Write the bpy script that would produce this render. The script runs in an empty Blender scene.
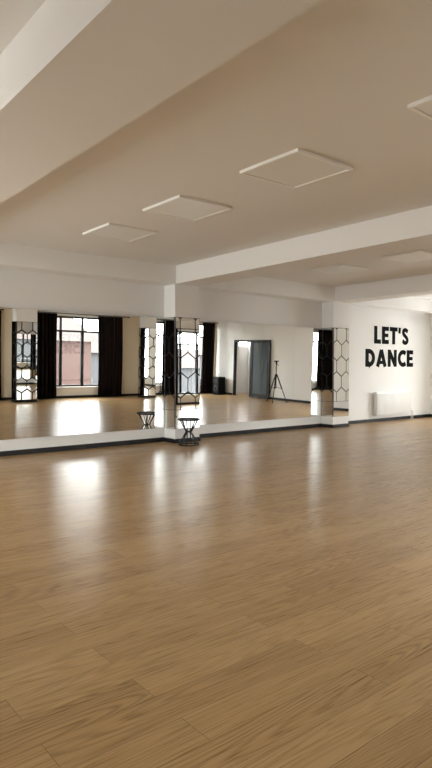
import bpy, math, random
from mathutils import Vector, Matrix
random.seed(3)
sc = bpy.context.scene
sc.view_settings.view_transform = 'Standard'
sc.view_settings.exposure = 1.2

# ---------------- constants (metres) ----------------
XL, XR = -2.6, 15.95       # side walls
YB, YF = 9.6, -0.6         # mirror wall, window wall
ZC, ZB = 3.375, 3.035      # ceiling, beam underside
CAMH = 1.42

# ---------------- materials ----------------
def newmat(name):
    m = bpy.data.materials.new(name); m.use_nodes = True
    nt = m.node_tree; b = nt.nodes['Principled BSDF']
    return m, nt, b
def pmat(name, col, rough=0.5, metal=0.0, var=0.04, scale=6.0, bump=0.0, bscale=120.0, spec=0.5):
    m, nt, b = newmat(name)
    b.inputs['Roughness'].default_value = rough
    b.inputs['Metallic'].default_value = metal
    b.inputs['Specular IOR Level'].default_value = spec
    tc = nt.nodes.new('ShaderNodeTexCoord')
    n = nt.nodes.new('ShaderNodeTexNoise'); n.inputs['Scale'].default_value = scale
    n.inputs['Detail'].default_value = 3
    nt.links.new(tc.outputs['Object'], n.inputs['Vector'])
    mx = nt.nodes.new('ShaderNodeMix'); mx.data_type = 'RGBA'
    mx.inputs[6].default_value = tuple(c*(1-var) for c in col)+(1,)
    mx.inputs[7].default_value = tuple(min(1, c*(1+var)) for c in col)+(1,)
    nt.links.new(n.outputs['Fac'], mx.inputs[0])
    nt.links.new(mx.outputs[2], b.inputs['Base Color'])
    if bump > 0:
        n2 = nt.nodes.new('ShaderNodeTexNoise'); n2.inputs['Scale'].default_value = bscale
        nt.links.new(tc.outputs['Object'], n2.inputs['Vector'])
        bp = nt.nodes.new('ShaderNodeBump'); bp.inputs['Strength'].default_value = bump
        bp.inputs['Distance'].default_value = 0.002
        nt.links.new(n2.outputs['Fac'], bp.inputs['Height'])
        nt.links.new(bp.outputs['Normal'], b.inputs['Normal'])
    return m

M_wall = pmat('white_wall_paint', (0.88, 0.868, 0.85), 0.7, var=0.015, scale=1.5, bump=0.1)
M_ceil = pmat('ceiling_paint', (0.83, 0.80, 0.765), 0.75, var=0.015, scale=1.0, bump=0.1)
M_black = pmat('black_trim', (0.012, 0.012, 0.013), 0.45, spec=.3)
M_metal = pmat('black_metal', (0.010, 0.010, 0.011), 0.4, spec=.3)
M_frame = pmat('window_frame_black', (0.012, 0.012, 0.013), 0.4, spec=.3)
M_mirror = pmat('mirror_silver', (0.93, 0.94, 0.93), 0.0, metal=1.0, var=0.0)
M_edge = pmat('mirror_edge', (0.25, 0.30, 0.28), 0.3)
M_curt = pmat('dark_velvet_curtain', (0.014, 0.009, 0.008), 0.9, var=0.3, scale=20, bump=0.2, spec=.15)
M_light = pmat('led_panel_diffuser', (0.86, 0.84, 0.80), 0.35, var=0.01)
M_lframe = pmat('led_panel_frame', (0.93, 0.91, 0.87), 0.4, var=0.01)
M_rad = pmat('radiator_enamel', (0.84, 0.83, 0.81), 0.3, var=0.01)
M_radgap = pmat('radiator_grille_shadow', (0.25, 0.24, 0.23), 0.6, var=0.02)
M_letter = pmat('black_vinyl_letters', (0.004, 0.004, 0.004), 0.75, spec=.08)
M_spk = pmat('speaker_black', (0.006, 0.006, 0.006), 0.7, spec=.2)
M_spk2 = pmat('speaker_cone_grey', (0.04, 0.04, 0.04), 0.5, spec=.2)
M_beige = pmat('beige_wall_paint', (0.80, 0.70, 0.54), 0.7, var=0.02)

def glassmat(name, tint, gl):
    m, nt, b = newmat(name)
    out = nt.nodes['Material Output']
    tr = nt.nodes.new('ShaderNodeBsdfTransparent'); tr.inputs[0].default_value = tint+(1,)
    go = nt.nodes.new('ShaderNodeBsdfGlossy'); go.inputs['Roughness'].default_value = 0.02
    go.inputs['Color'].default_value = (0.9, 0.9, 0.9, 1)
    mx = nt.nodes.new('ShaderNodeMixShader'); mx.inputs[0].default_value = gl
    nt.links.new(tr.outputs[0], mx.inputs[1]); nt.links.new(go.outputs[0], mx.inputs[2])
    nt.links.new(mx.outputs[0], out.inputs['Surface'])
    return m
M_glass = glassmat('window_glass', (0.96, 0.98, 0.97), 0.05)
M_dglass = pmat('door_smoked_glass', (0.13, 0.155, 0.17), 0.08, var=0.03)

# wood floor
def floor_mat():
    m, nt, b = newmat('oak_laminate_planks')
    N = nt.nodes; L = nt.links
    def math_(op, a=None, b_=None, c=None):
        n = N.new('ShaderNodeMath'); n.operation = op
        for i, v in enumerate((a, b_, c)):
            if v is None: continue
            if isinstance(v, (int, float)): n.inputs[i].default_value = v
            else: L.new(v, n.inputs[i])
        return n.outputs[0]
    tc = N.new('ShaderNodeTexCoord')
    br = N.new('ShaderNodeTexBrick')
    br.offset = 0.37; br.offset_frequency = 2; br.squash = 1.0
    br.inputs['Color1'].default_value = (0, 0, 0, 1); br.inputs['Color2'].default_value = (1, 1, 1, 1)
    br.inputs['Mortar'].default_value = (0.5, 0.5, 0.5, 1)
    br.inputs['Scale'].default_value = 1.0
    br.inputs['Mortar Size'].default_value = 0.0015
    br.inputs['Mortar Smooth'].default_value = 0.3
    br.inputs['Brick Width'].default_value = 1.38
    br.inputs['Row Height'].default_value = 0.193
    L.new(tc.outputs['Object'], br.inputs['Vector'])
    sepc = N.new('ShaderNodeSeparateColor'); L.new(br.outputs['Color'], sepc.inputs[0])
    r = sepc.outputs[0]
    sx = N.new('ShaderNodeSeparateXYZ'); L.new(tc.outputs['Object'], sx.inputs[0])
    def coords(fx, fy, off):
        c = N.new('ShaderNodeCombineXYZ')
        L.new(math_('MULTIPLY', sx.outputs[0], fx), c.inputs[0])
        L.new(math_('MULTIPLY', sx.outputs[1], fy), c.inputs[1])
        L.new(math_('MULTIPLY', r, off), c.inputs[2])
        return c.outputs[0]
    def noise(v, scale, det, rough=0.5):
        n = N.new('ShaderNodeTexNoise'); n.inputs['Scale'].default_value = scale
        n.inputs['Detail'].default_value = det; n.inputs['Roughness'].default_value = rough
        L.new(v, n.inputs['Vector']); return n.outputs['Fac']
    n1 = noise(coords(0.5, 5.5, 53.0), 1.0, 0.3)
    n2 = noise(coords(3.5, 150.0, 31.0), 1.0, 3.0, 0.65)   # fine pores
    n4 = noise(coords(1.2, 34.0, 19.0), 1.0, 2.0, 0.6)     # straight streaks
    n3 = noise(coords(0.5, 5.0, 77.0), 1.0, 2.0)           # broad tone
    rings = math_('SINE', math_('ADD', math_('MULTIPLY', n1, 160.0), math_('MULTIPLY', n2, 2.2)))
    rings = math_('MULTIPLY_ADD', rings, 0.5, 0.5)
    rings = math_('POWER', rings, 2.0)
    mask = math_('MULTIPLY', rings, math_('MULTIPLY_ADD', n3, 1.6, -0.15))
    v = math_('MULTIPLY_ADD', mask, -0.36, 0.63)
    v = math_('ADD', v, math_('MULTIPLY_ADD', n2, 0.60, -0.30))
    v = math_('ADD', v, math_('MULTIPLY_ADD', n4, 0.45, -0.225))
    v = math_('ADD', v, math_('MULTIPLY_ADD', r, 0.26, -0.13))
    cr = N.new('ShaderNodeValToRGB'); L.new(v, cr.inputs[0])
    e = cr.color_ramp.elements
    e[0].position = 0.0; e[0].color = (0.190, 0.098, 0.036, 1)
    e[1].position = 1.0; e[1].color = (0.52, 0.350, 0.170, 1)
    em = cr.color_ramp.elements.new(0.5); em.color = (0.375, 0.228, 0.098, 1)
    mx = N.new('ShaderNodeMix'); mx.data_type = 'RGBA'
    L.new(math_('MULTIPLY', br.outputs['Fac'], 0.75), mx.inputs[0])
    L.new(cr.outputs[0], mx.inputs[6]); mx.inputs[7].default_value = (0.10, 0.052, 0.02, 1)
    L.new(mx.outputs[2], b.inputs['Base Color'])
    L.new(math_('MULTIPLY_ADD', n2, 0.06, 0.25), b.inputs['Roughness'])
    b.inputs['Specular IOR Level'].default_value = 0.33
    bp = N.new('ShaderNodeBump'); bp.inputs['Strength'].default_value = 0.12; bp.inputs['Distance'].default_value = 0.001
    L.new(math_('SUBTRACT', n2, br.outputs['Fac']), bp.inputs['Height'])
    L.new(bp.outputs[0], b.inputs['Normal'])
    return m
M_floor = floor_mat()

# ---------------- mesh builder ----------------
class MB:
    def __init__(s): s.v = []; s.f = []; s.m = []; s.mats = []
    def mi(s, mat):
        if mat not in s.mats: s.mats.append(mat)
        return s.mats.index(mat)
    def poly(s, pts, mat):
        i = len(s.v); s.v += [tuple(p) for p in pts]; s.f.append(tuple(range(i, i+len(pts)))); s.m.append(s.mi(mat))
    def box(s, x0, x1, y0, y1, z0, z1, mat):
        i = len(s.v)
        s.v += [(x0,y0,z0),(x1,y0,z0),(x1,y1,z0),(x0,y1,z0),(x0,y0,z1),(x1,y0,z1),(x1,y1,z1),(x0,y1,z1)]
        for f in ((0,3,2,1),(4,5,6,7),(0,1,5,4),(1,2,6,5),(2,3,7,6),(3,0,4,7)):
            s.f.append(tuple(i+k for k in f)); s.m.append(s.mi(mat))
        return s
    def tube(s, p, q, r, mat, n=10, r2=None):
        p = Vector(p); q = Vector(q); r2 = r if r2 is None else r2
        d = (q-p).normalized(); a = d.orthogonal().normalized(); b = d.cross(a)
        i = len(s.v)
        for (c, rr) in ((p, r), (q, r2)):
            for k in range(n):
                t = 2*math.pi*k/n
                s.v.append(tuple(c+(a*math.cos(t)+b*math.sin(t))*rr))
        for k in range(n):
            s.f.append((i+k, i+(k+1) % n, i+n+(k+1) % n, i+n+k)); s.m.append(s.mi(mat))
        s.f.append(tuple(i+k for k in reversed(range(n)))); s.m.append(s.mi(mat))
        s.f.append(tuple(i+n+k for k in range(n))); s.m.append(s.mi(mat))
    def path(s, pts, r, mat, n=8):
        for a, b in zip(pts[:-1], pts[1:]): s.tube(a, b, r, mat, n)
    def prism(s, pts2, fn, d0, d1, mat):
        """extrude 2-D polygon; fn(u,v,d)->xyz"""
        n = len(pts2); i = len(s.v)
        s.v += [tuple(fn(u, v, d0)) for u, v in pts2] + [tuple(fn(u, v, d1)) for u, v in pts2]
        s.f.append(tuple(range(i, i+n))); s.m.append(s.mi(mat))
        s.f.append(tuple(reversed(range(i+n, i+2*n)))); s.m.append(s.mi(mat))
        for k in range(n):
            s.f.append((i+k, i+n+k, i+n+(k+1) % n, i+(k+1) % n)); s.m.append(s.mi(mat))
    def obj(s, name, bevel=0.0, parent=None, smooth=False, loc=None):
        me = bpy.data.meshes.new(name); 
        vs = s.v
        if loc: vs = [(a-loc[0], b-loc[1], c-loc[2]) for a, b, c in vs]
        me.from_pydata(vs, [], s.f)
        for m in s.mats: me.materials.append(m)
        for p, k in zip(me.polygons, s.m): p.material_index = k; p.use_smooth = smooth
        me.update()
        import bmesh
        bm = bmesh.new(); bm.from_mesh(me); bmesh.ops.recalc_face_normals(bm, faces=bm.faces); bm.to_mesh(me); bm.free()
        o = bpy.data.objects.new(name, me); sc.collection.objects.link(o)
        if loc: o.location = loc
        if bevel > 0:
            bv = o.modifiers.new('bevel', 'BEVEL'); bv.width = bevel; bv.segments = 2; bv.limit_method = 'ANGLE'
        if parent: o.parent = parent
        return o
def empty(name, loc=(0, 0, 0)):
    e = bpy.data.objects.new(name, None); e.location = loc; e.empty_display_size = 0.1
    sc.collection.objects.link(e); return e

# ---------------- room shell ----------------
MB().box(XL-.25, XR+.25, YF-.25, YB+.25, -0.15, 0, M_floor).obj('floor')
MB().box(XL-.25, XR+.25, YF-.25, YB+.25, ZC, ZC+.2, M_ceil).obj('ceiling')
MB().box(XL-.25, XR+.25, YB, YB+.25, 0, ZC, M_wall).obj('wall_back')
# unseen side-wall windows, added to let in more daylight (y ranges)
LW = [(6.3, 8.9)]; RW = [(6.9, 8.4)]; SZ0, SZ1 = 0.35, 2.9
def side_wall(mb, x0, x1, ya, yb, wins):
    y = ya
    for a, b in wins:
        mb.box(x0, x1, y, a, 0, ZC, M_wall); mb.box(x0, x1, a, b, 0, SZ0, M_wall); mb.box(x0, x1, a, b, SZ1, ZC, M_wall); y = b
    mb.box(x0, x1, y, yb, 0, ZC, M_wall)
def added_side_window(name, xc, a, b):
    m = MB(); t = .065; x0, x1 = xc-.035, xc+.035; zt = 2.4; ym = (a+b)/2
    m.box(x0, x1, a, b, SZ0, SZ0+t, M_frame); m.box(x0, x1, a, b, SZ1-t, SZ1, M_frame)
    m.box(x0, x1, a, a+t, SZ0+t, SZ1-t, M_frame); m.box(x0, x1, b-t, b, SZ0+t, SZ1-t, M_frame)
    m.box(x0, x1, a+t, b-t, zt, zt+t, M_frame); m.box(x0, x1, ym-.04, ym+.04, SZ0+t, zt, M_frame)
    m.box(xc-.003, xc+.003, a+t, b-t, SZ0+t, SZ1-t, M_glass); m.obj(name)
w = MB(); side_wall(w, XL-.25, XL, YF, YB, LW); w.obj('wall_left')
for i, (a, b) in enumerate(LW): added_side_window('window_%d' % (5+i), XL-.12, a, b)  # out of view, added to brighten the room from the left
for i, (a, b) in enumerate(RW): added_side_window('window_%d' % (6+i), XR+.12, a, b)  # also added for light, brightens the right end
# right wall with a doorway and the corridor niche behind it
DY0, DY1, DZ = 0.62, 1.70, 2.28
w = MB()
w.box(XR, XR+.25, YF, DY0, 0, ZC, M_wall)
side_wall(w, XR, XR+.25, DY1, YB, RW)
w.box(XR, XR+.25, DY0, DY1, DZ, ZC, M_wall)
w.box(XR+1.5, XR+1.6, DY0-.9, DY1+.6, 0, 2.6, M_wall)
w.box(XR+.25, XR+1.5, DY1+.6, DY1+.7, 0, 2.6, M_wall)
w.box(XR+.25, XR+1.5, DY0-.9, DY0-.8, 0, 2.05, M_wall)  # stops short: gap added above so sky light fills the niche
w.box(XR+.25, XR+1.6, DY0-.9, DY1+.7, 2.6, 2.7, M_wall); w.box(XR+.25, XR+1.6, DY0-.9, DY1+.7, -.15, 0, M_floor)
w.obj('wall_right')
# window wall
WC = [0.1, 4.8, 9.55, 14.3]; WH = 1.45; WZ0, WZ1 = 0.40, 2.92
w = MB(); xs = [XL-.25]
for c in WC: xs += [c-WH, c+WH]
xs.append(XR+.25)
for i in range(0, len(xs), 2): w.box(xs[i], xs[i+1], YF-.25, YF, 0, ZC, M_beige)
for c in WC:
    w.box(c-WH, c+WH, YF-.25, YF, 0, WZ0, M_wall); w.box(c-WH, c+WH, YF-.25, YF, WZ1, ZC, M_wall)
w.obj('wall_front')
for k, c in enumerate(WC):
    w = MB(); x0, x1 = c-WH, c+WH; y0, y1 = YF-.16, YF-.09; t = .065
    w.box(x0, x1, y0, y1, WZ0, WZ0+t, M_frame); w.box(x0, x1, y0, y1, WZ1-t, WZ1, M_frame)
    w.box(x0, x0+t, y0, y1, WZ0+t, WZ1-t, M_frame); w.box(x1-t, x1, y0, y1, WZ0+t, WZ1-t, M_frame)
    zt = 2.36
    w.box(x0+t, x1-t, y0, y1, zt, zt+t, M_frame)
    for xm in (c-.62, c+.22):
        w.box(xm-.05, xm+.05, y0, y1, WZ0+t, zt, M_frame); w.box(xm-.035, xm+.035, y0, y1, zt+t, WZ1-t, M_frame)
    w.box(x0+t, x1-t, YF-.128, YF-.122, WZ0+t, WZ1-t, M_glass)
    w.tube((c+.22, y1, 1.4), (c+.22, y1+.04, 1.4), .012, M_frame); w.box(c+.21, c+.23, y1+.03, y1+.045, 1.28, 1.42, M_frame)
    w.obj('window_%d' % (k+1))
    MB().box(x0-.04, x1+.04, YF, YF+.06, WZ0-.04, WZ0, M_wall).obj('trim_%d' % (k+1), bevel=.005)

# beams
BX = [(1.40, 2.02), (6.48, 7.06), (11.10, 11.68)]
for i, (a, b) in enumerate(BX):
    if i == 0: a, b = 1.30, 2.02
    MB().box(a, b, YF, 9.2, ZB, ZC, M_ceil).obj('ceiling_beam')
MB().box(XL, XR, 9.2, YB, ZB, ZC, M_wall).obj('ceiling_beam')

# ---------------- hexagon mirrors ----------------
def clip(poly, lo, hi):
    for ax, lim, sg in ((0, lo[0], 1), (0, hi[0], -1), (1, lo[1], 1), (1, hi[1], -1)):
        out = []
        for i in range(len(poly)):
            p, q = poly[i], poly[(i+1) % len(poly)]
            ip = sg*(p[ax]-lim) >= 0; iq = sg*(q[ax]-lim) >= 0
            if ip: out.append(p)
            if ip != iq:
                t = (lim-p[ax])/(q[ax]-p[ax]); out.append((p[0]+t*(q[0]-p[0]), p[1]+t*(q[1]-p[1])))
        poly = out
        if len(poly) < 3: return None
    return poly
def hexpanel(mb, u0, u1, z0, z1, fn, w=0.36, H=0.50, s=0.26, gap=0.020, plain=0.0):
    mb.prism([(u0, z0), (u1, z0), (u1, z1), (u0, z1)], fn, 0.0, 0.012, M_black)
    if plain > 0:
        mb.prism([(u0+.004, z0+.004), (u1-.004, z0+.004), (u1-.004, z0+plain), (u0+.004, z0+plain)], fn, .0125, .016, M_mirror)
        z0 = z0+plain
    cx = (u0+u1)/2; row = (H+s)/2
    for j in range(-1, int((z1-z0)/row)+2):
        for i in range(-3, 4):
            c = (cx+(i+(0.5 if j % 2 else 0))*w, z0+0.1+j*row)
            a = w/2-gap/2; k = a/(w/2)
            pts = [(0, H/2*k), (-a, s/2*k), (-a, -s/2*k), (0, -H/2*k), (a, -s/2*k), (a, s/2*k)]
            p = clip([(c[0]+x, c[1]+y) for x, y in pts], (u0+.008, z0+.008), (u1-.008, z1-.008))
            if p: mb.prism(p, fn, 0.0125, 0.016, M_mirror)
MZ0, MZ1 = 0.27, 2.41
def column(x0, x1, y0, y1, face, ztop, zb=MZ0, zt=MZ1):
    e = empty('column', ((x0+x1)/2, (y0+y1)/2, 0))
    def par(o):
        o.parent = e; o.matrix_parent_inverse = Matrix.Translation(-e.location)
    par(MB().box(x0, x1, y0, y1, 0, ztop, M_wall).obj('shaft'))
    m = MB(); pl = .36 if face < 0 else 0; gp = .020 if face < 0 else .034
    if face < 0: hexpanel(m, x0, x1, zb, zt, lambda u, v, d: (u, y0-d, v), plain=pl)
    else: hexpanel(m, x0, x1, zb, zt, lambda u, v, d: (u, y1+d, v), gap=gp)
    hexpanel(m, y0+.005, y1-.005, zb, zt, lambda u, v, d: (x0-d, u, v), plain=pl, gap=gp)
    hexpanel(m, y0+.005, y1-.005, zb, zt, lambda u, v, d: (x1+d, u, v), plain=pl, gap=gp)
    par(m.obj('hexagon_mirror_tiles'))
    b = MB()
    yy0, yy1 = (y0-.018, y1) if face < 0 else (y0-.018, y1+.018)
    b.box(x0-.018, x1+.018, yy0, y0, 0, .08, M_black)
    if face > 0: b.box(x0-.018, x1+.018, y1, y1+.018, 0, .08, M_black)
    b.box(x0-.018, x0, y0, y1, 0, .08, M_black); b.box(x1, x1+.018, y0, y1, 0, .08, M_black)
    par(b.obj('skirting'))
for a, b in BX: column(a, b, 9.24, YB, -1, ZB)
for a, b in ((2.05, 2.65), (6.92, 7.60), (11.72, 12.44)): column(a, b, 0.05, 0.45, 1, ZC, 0.08, 2.6)

# ---------------- big wall mirrors (leaning forward slightly) ----------------
def wall_mirror(x0, x1, n):
    m = MB(); wd = (x1-x0)/n; lean = 0.040
    for i in range(n):
        a = x0+i*wd+.001; b = x0+(i+1)*wd-.001
        yb, yt = YB-.012, YB-.012-lean
        m.poly([(a, yb, MZ0), (b, yb, MZ0), (b, yt, MZ1), (a, yt, MZ1)], M_mirror)
        m.poly([(a, yb+.006, MZ0), (a, yt+.006, MZ1), (b, yt+.006, MZ1), (b, yb+.006, MZ0)], M_edge)
        m.poly([(a, yt, MZ1), (b, yt, MZ1), (b, yt+.006, MZ1), (a, yt+.006, MZ1)], M_edge)
        m.poly([(a, yb, MZ0), (a, yb+.006, MZ0), (b, yb+.006, MZ0), (b, yb, MZ0)], M_edge)
    return m.obj('studio_mirror')
wall_mirror(2.03, 6.455, 4); wall_mirror(7.085, 11.075, 4)

# ---------------- baseboards ----------------
bb = MB()
for a, b in ((XL, 1.38), (2.04, 6.46), (7.08, 11.08), (11.70, XR)): bb.box(a, b, YB-.018, YB, 0, .085, M_black)
bb.obj('baseboard_back')
bb = MB(); bb.box(XR-.018, XR, YF, DY0-.05, 0, .085, M_black); bb.box(XR-.018, XR, DY1+.05, YB-.02, 0, .085, M_black); bb.obj('baseboard_right')
MB().box(XL, XL+.018, YF, YB-.02, 0, .085, M_black).obj('baseboard_left')
MB().box(XL+.02, XR-.02, YF, YF+.018, 0, .085, M_black).obj('baseboard_front')

# ---------------- ceiling LED panels ----------------
for cx in (-1.0, 4.27, 9.13, 13.9):
    for cy in (0.45, 2.15, 4.03, 5.83, 7.45):
        m = MB(); h = .39; t = .03; z0 = ZC-.028
        m.box(cx-h, cx+h, cy-h, cy-h+t, z0, ZC, M_lframe); m.box(cx-h, cx+h, cy+h-t, cy+h, z0, ZC, M_lframe)
        m.box(cx-h, cx-h+t, cy-h+t, cy+h-t, z0, ZC, M_lframe); m.box(cx+h-t, cx+h, cy-h+t, cy+h-t, z0, ZC, M_lframe)
        m.box(cx-h+t, cx+h-t, cy-h+t, cy+h-t, z0+.006, ZC-.005, M_light)
        m.obj('ceiling_light_panel')

# ---------------- wall lettering ----------------
def arc(cx, cy, rx, ry, a0, a1, n=14):
    return [(cx+rx*math.cos(math.radians(a0+(a1-a0)*i/n)), cy+ry*math.sin(math.radians(a0+(a1-a0)*i/n))) for i in range(n+1)]
T = 0.24       # horizontal-bar thickness / cap height
TV = 0.27
def glyph(ch):
    h = T/2; g = TV/2
    if ch == 'L': return .60, [([(g, 1), (g, 0)], TV), ([(0, h), (.60, h)], T)]
    if ch == 'E': return .62, [([(g, 1), (g, 0)], TV), ([(0, h), (.62, h)], T), ([(0, 1-h), (.62, 1-h)], T), ([(g, .5), (.57, .5)], .20)]
    if ch == 'T': return .72, [([(.36, 1), (.36, 0)], TV), ([(0, 1-h), (.72, 1-h)], T)]
    if ch == "'": return .22, [([(.12, 1), (.08, .66)], .2)]
    if ch == 'S': return .66, [([(.575, .80)]+arc(.33, .735, .195, .155, 45, 200, 10)+[(.20, .60), (.33, .515), (.46, .42)]+arc(.33, .275, .205, .165, 20, -150, 10)+[(.07, .22)], .23)]
    if ch == 'D': return .82, [([(g, 1), (g, 0)], TV), ([(0, h), (.30, h)]+arc(.30, .5, .39, .5-h, -90, 90, 18)+[(0, 1-h)], .25)]
    if ch == 'A': return .94, [([(.13, 0), (.47, .97)], .26), ([(.81, 0), (.47, .97)], .26), ([(.25, .25), (.69, .25)], .19)]
    if ch == 'N': return .84, [([(g, 1), (g, 0)], .25), ([(.84-g, 1), (.84-g, 0)], .25), ([(g, .93), (.84-g, .07)], .26)]
    if ch == 'C': return .76, [(arc(.50, .5, .375, .5-h, 50, 310, 20), .25)]
def stroke(mb, pts, wd, fn, d1):
    P = [Vector(p) for p in pts]; Lf = []; Rt = []
    for i in range(len(P)):
        if i == 0: t = (P[1]-P[0]).normalized(); k = 1
        elif i == len(P)-1: t = (P[-1]-P[-2]).normalized(); k = 1
        else:
            t1 = (P[i]-P[i-1]).normalized(); t2 = (P[i+1]-P[i]).normalized(); t = (t1+t2).normalized(); k = 1/max(.6, t.dot(t1))
        n = Vector((-t.y, t.x))*wd/2*k
        Lf.append(P[i]+n); Rt.append(P[i]-n)
    for i in range(len(P)-1):
        mb.prism([tuple(Rt[i]), tuple(Rt[i+1]), tuple(Lf[i+1]), tuple(Lf[i])], fn, 0.0, d1, M_letter)
mb = MB()
def word(txt, x0, x1, z0, hgt):
    gs = [glyph(c) for c in txt]; sp = .11
    tot = sum(g[0] for g in gs)+sp*(len(gs)-1); sx = (x1-x0)/tot; x = 0
    for gi, (wd, strokes) in enumerate(gs):
        for si, (st, tw) in enumerate(strokes):
            fn = lambda u, v, d, x=x: (x0+(x+u)*sx, YB-.001-d, z0+v*hgt)
            stroke(mb, st, tw, fn, 0.008+.0006*si)
        x += wd+sp
word("LET'S", 13.20, 14.80, 2.10, .47)
word("DANCE", 12.83, 15.03, 1.48, .47)
mb.obj('lets_dance_wall_sign')

# ---------------- radiator ----------------
m = MB(); rx0, rx1, rz0, rz1 = 13.15, 14.75, .19, .80
m.box(rx0, rx1, YB-.13, YB-.11, rz0, rz1, M_rad)
m.box(rx0, rx1, YB-.06, YB-.04, rz0, rz1, M_rad)
m.box(rx0-.004, rx0+.012, YB-.13, YB-.04, rz0+.02, rz1+.004, M_rad); m.box(rx1-.012, rx1+.004, YB-.13, YB-.04, rz0+.02, rz1+.004, M_rad)
for i in range(30):
    x = rx0+.04+i*(rx1-rx0-.08)/29
    m.box(x-.014, x+.014, YB-.142, YB-.13, rz0+.045, rz1-.045, M_rad)
    m.box(x-.010, x+.010, YB-.11, YB-.06, rz1-.004, rz1+.002, M_rad)
m.box(rx0+.01, rx1-.01, YB-.108, YB-.062, rz1-.03, rz1-.02, M_radgap)
for x in (rx0+.25, rx1-.25): m.box(x-.02, x+.02, YB-.04, YB-.001, rz0+.1, rz1-.1, M_rad)
m.tube((rx1, YB-.085, rz0+.06), (rx1+.09, YB-.085, rz0+.06), .014, M_rad); m.tube((rx1+.09, YB-.085, rz0+.12), (rx1+.09, YB-.085, 0), .010, M_rad)
m.tube((rx1+.09, YB-.085, rz0+.06), (rx1+.16, YB-.085, rz0+.06), .022, M_rad)
m.tube((rx1, YB-.085, rz1-.06), (rx1+.10, YB-.085, rz1-.06), .018, M_rad); m.tube((rx1+.17, YB-.085, rz0+.06), (rx1+.17, YB-.085, 0), .010, M_rad)
m.obj('radiator')

# ---------------- wire side table ----------------
m = MB(); tx, ty, th = 6.52, 8.86, 0.48
n = 32
m.tube((tx, ty, th-.016), (tx, ty, th), .20, M_metal, 40)
ring = lambda r, z, k=32: [(tx+r*math.cos(2*math.pi*i/k), ty+r*math.sin(2*math.pi*i/k), z) for i in range(k+1)]
m.path(ring(.205, th+.008), .010, M_metal)
m.path(ring(.06, .25, 20), .009, M_metal)
m.path(ring(.185, .010), .010, M_metal)
for k in range(4):
    a = math.pi/2*k+.4
    for s_ in (-1, 1):
        b0 = a+s_*.30; b1 = a+s_*.06
        m.path([(tx+.185*math.cos(b0), ty+.185*math.sin(b0), .009), (tx+.055*math.cos(b1), ty+.055*math.sin(b1), .25), (tx+.17*math.cos(b0), ty+.17*math.sin(b0), th-.012)], .010, M_metal)
m.obj('wire_side_table')

# ---------------- curtains ----------------
def curtain(x0, x1, y=YF+.14, z0=0.03, z1=2.98):
    m = MB(); nx = int((x1-x0)*90); nf = max(3, int((x1-x0)/.13)); zs = [z0+(z1-z0)*j/10 for j in range(11)]
    ph = random.random()*6
    g = []
    for j, z in enumerate(zs):
        rowv = []
        for i in range(nx+1):
            t = i/nx; amp = .055*(0.75+.25*(1-j/10))
            x = x0+(x1-x0)*t+.012*math.sin(5*t+z*1.3+ph)
            yy = y+amp*math.sin(2*math.pi*nf*t+.35*math.sin(z+ph))+.012*math.sin(17*t+ph)
            rowv.append((x, yy, z))
        g.append(rowv)
    i0 = len(m.v)
    for rv in g: m.v += rv
    k = m.mi(M_curt)
    for j in range(10):
        for i in range(nx):
            a = i0+j*(nx+1)+i; m.f.append((a, a+1, a+nx+2, a+nx+1)); m.m.append(k)
    o = m.obj('curtain', smooth=True)
    so = o.modifiers.new('thick', 'SOLIDIFY'); so.thickness = .004
    return o
CUR = [(-1.5, -.20), (0.35, 1.65), (3.2, 3.95), (5.75, 6.75), (7.95, 8.68), (10.28, 11.30), (12.75, 13.4), (15.1, 15.75)]  # first pair drawn nearly shut to dim the near beam and ceiling
for a, b in CUR: curtain(a, b)
for c in WC:
    m = MB(); a, b = c-1.65, min(c+2.0, XR-.05)
    m.tube((a, YF+.14, 3.0), (b, YF+.14, 3.0), .014, M_metal, 12)
    for x in (a, b): m.tube((x-.02, YF+.14, 3.0), (x+.02, YF+.14, 3.0), .026, M_metal, 12)
    for x in (a+.15, b-.15): m.tube((x, YF+.14, 3.0), (x, YF, 3.0), .009, M_metal)
    m.obj('curtain_rod')

# ---------------- door ----------------
m = MB(); t = .08
m.box(XR-.03, XR+.08, DY0, DY0+t, 0, DZ, M_frame); m.box(XR-.03, XR+.08, DY1-t, DY1, 0, DZ, M_frame); m.box(XR-.03, XR+.08, DY0+t, DY1-t, DZ-t, DZ, M_frame)
ya, yb_ = DY1+.02, DY1+1.12
x0, x1 = XR-.10, XR-.055
m.box(x0, x1, ya, ya+.14, .01, DZ, M_frame); m.box(x0, x1, yb_-.14, yb_, .01, DZ, M_frame)
m.box(x0, x1, ya+.14, yb_-.14, .01, .16, M_frame); m.box(x0, x1, ya+.14, yb_-.14, DZ-.12, DZ, M_frame)
m.box(x0+.015, x1-.015, ya+.14, yb_-.14, .16, DZ-.12, M_dglass)
for z in (.3, 1.9): m.tube((XR-.05, DY1+.005, z-.06), (XR-.05, DY1+.005, z+.06), .014, M_metal)
m.tube((x0, yb_-.06, 1.05), (x0-.05, yb_-.06, 1.05), .01, M_metal); m.tube((x0-.05, yb_-.06, 1.05), (x0-.05, yb_-.18, 1.05), .01, M_metal)
m.obj('door_1')

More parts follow.
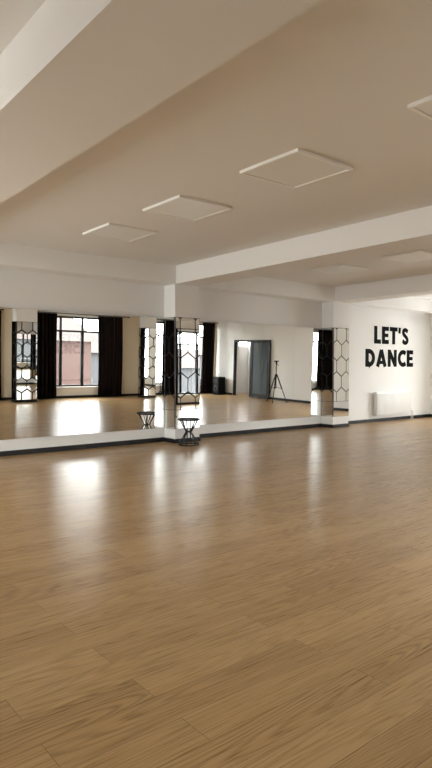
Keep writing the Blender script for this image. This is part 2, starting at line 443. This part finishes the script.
# ---------------- tripod ----------------
m = MB(); px, py = 15.1, 3.95
for k in range(3):
    a = 2*math.pi*k/3+.5
    f = (px+.42*math.cos(a), py+.42*math.sin(a), .015)
    top = (px+.035*math.cos(a), py+.035*math.sin(a), .98)
    mid = tuple(top[i]*.5+f[i]*.5 for i in range(3))
    m.tube(top, mid, .022, M_metal); m.tube(mid, f, .016, M_metal); m.tube((f[0], f[1], 0), (f[0], f[1], .03), .02, M_metal)
    m.tube((px, py, .55), mid, .008, M_metal)
m.tube((px, py, .5), (px, py, 1.42), .018, M_metal); m.tube((px, py, .93), (px, py, 1.02), .05, M_metal, 14)
m.tube((px, py, 1.40), (px, py, 1.47), .035, M_metal, 14)
m.box(px-.07, px+.07, py-.05, py+.05, 1.47, 1.51, M_metal); m.tube((px, py, 1.44), (px+.22, py-.12, 1.32), .01, M_metal)
m.obj('camera_tripod')

# ---------------- speaker ----------------
m = MB(); sx_, sy_ = 15.60, 0.12
m.box(sx_-.2, sx_+.17, sy_-.18, sy_+.18, .0, .74, M_spk)
for z, r in ((.26, .135), (.56, .07)):
    m.tube((sx_-.20, sy_, z), (sx_-.215, sy_, z), r, M_spk2, 28); m.tube((sx_-.215, sy_, z), (sx_-.225, sy_, z), r*.5, M_spk, 20, r*.3)
m.obj('loudspeaker', bevel=.01)

# ---------------- outside ----------------
M_gnd = pmat('asphalt', (0.07, 0.07, 0.07), .9, var=.1, scale=2)
M_brick = pmat('red_render', (0.045, 0.021, 0.017), .85, var=.15, scale=3)
M_roof = pmat('roof_tiles', (0.028, 0.014, 0.011), .8, var=.2, scale=5)
M_grey = pmat('grey_render', (0.05, 0.05, 0.054), .8, var=.05)
M_owin = pmat('house_window_frame', (0.08, 0.08, 0.08), .5)
M_oglass = pmat('house_window_glass', (0.015, 0.017, 0.02), .3, spec=.2)
MB().box(-40, 70, -60, YF-.9, -3.4, -3.2, M_gnd).obj('street_ground')
def house(x0, x1, y0, y1, z1, mat, rz):
    m = MB(); m.box(x0, x1, y0, y1, -3.2, z1, mat)
    ym = (y0+y1)/2
    m.poly([(x0-.4, y1+.4, z1-.1), (x1+.4, y1+.4, z1-.1), (x1+.4, ym, rz), (x0-.4, ym, rz)], M_roof)
    m.poly([(x0-.4, y0-.4, z1-.1), (x0-.4, ym, rz), (x1+.4, ym, rz), (x1+.4, y0-.4, z1-.1)], M_roof)
    m.poly([(x0, y0, z1), (x0, y1, z1), (x0, ym, rz-.1)], mat); m.poly([(x1, y0, z1), (x1, ym, rz-.1), (x1, y1, z1)], mat)
    x = x0+1
    while x < x1-1.5:
        for z in (-1.8, .8):
            if z+1.4 < z1:
                m.box(x, x+1.1, y1, y1+.04, z, z+1.4, M_owin); m.box(x+.1, x+1.0, y1+.04, y1+.06, z+.1, z+1.3, M_oglass)
        x += 2.6
    m.obj('neighbouring_house')
house(12, 16.4, -22, -13, 2.3, M_brick, 4.2)
house(18, 34, -30, -20, 1.6, M_grey, 3.2)
house(-6, 8, -24, -15, 2.0, M_grey, 4.0)

# ---------------- light ----------------
wd = bpy.data.worlds.new('overcast_sky'); sc.world = wd; wd.use_nodes = True
bg = wd.node_tree.nodes['Background']; bg.inputs[0].default_value = (0.98, 0.985, 0.99, 1); bg.inputs[1].default_value = 8.0
def portal(x, y, z, sx, sz, rz):
    l = bpy.data.lights.new('window_daylight_portal', 'AREA'); l.shape = 'RECTANGLE'; l.size = sx; l.size_y = sz
    l.cycles.is_portal = True
    o = bpy.data.objects.new('window_daylight_portal', l); sc.collection.objects.link(o)
    o.location = (x, y, z); o.rotation_euler = (math.radians(90), 0, rz)
for c in WC: portal(c, YF-.2, (WZ0+WZ1)/2, 2*WH, WZ1-WZ0, 0)
for a, b in LW: portal(XL-.2, (a+b)/2, (SZ0+SZ1)/2, b-a, SZ1-SZ0, -math.pi/2)
for a, b in RW: portal(XR+.2, (a+b)/2, (SZ0+SZ1)/2, b-a, SZ1-SZ0, math.pi/2)

# ---------------- camera ----------------
cd = bpy.data.cameras.new('camera'); cam = bpy.data.objects.new('camera', cd); sc.collection.objects.link(cam)
cd.sensor_fit = 'VERTICAL'; cd.sensor_height = 36; cd.sensor_width = 24; cd.lens = 590/768*36
cam.location = (0, 0, CAMH); cam.rotation_euler = (math.radians(90-1.46), 0, math.radians(-39)); cd.clip_start = .05
sc.camera = cam
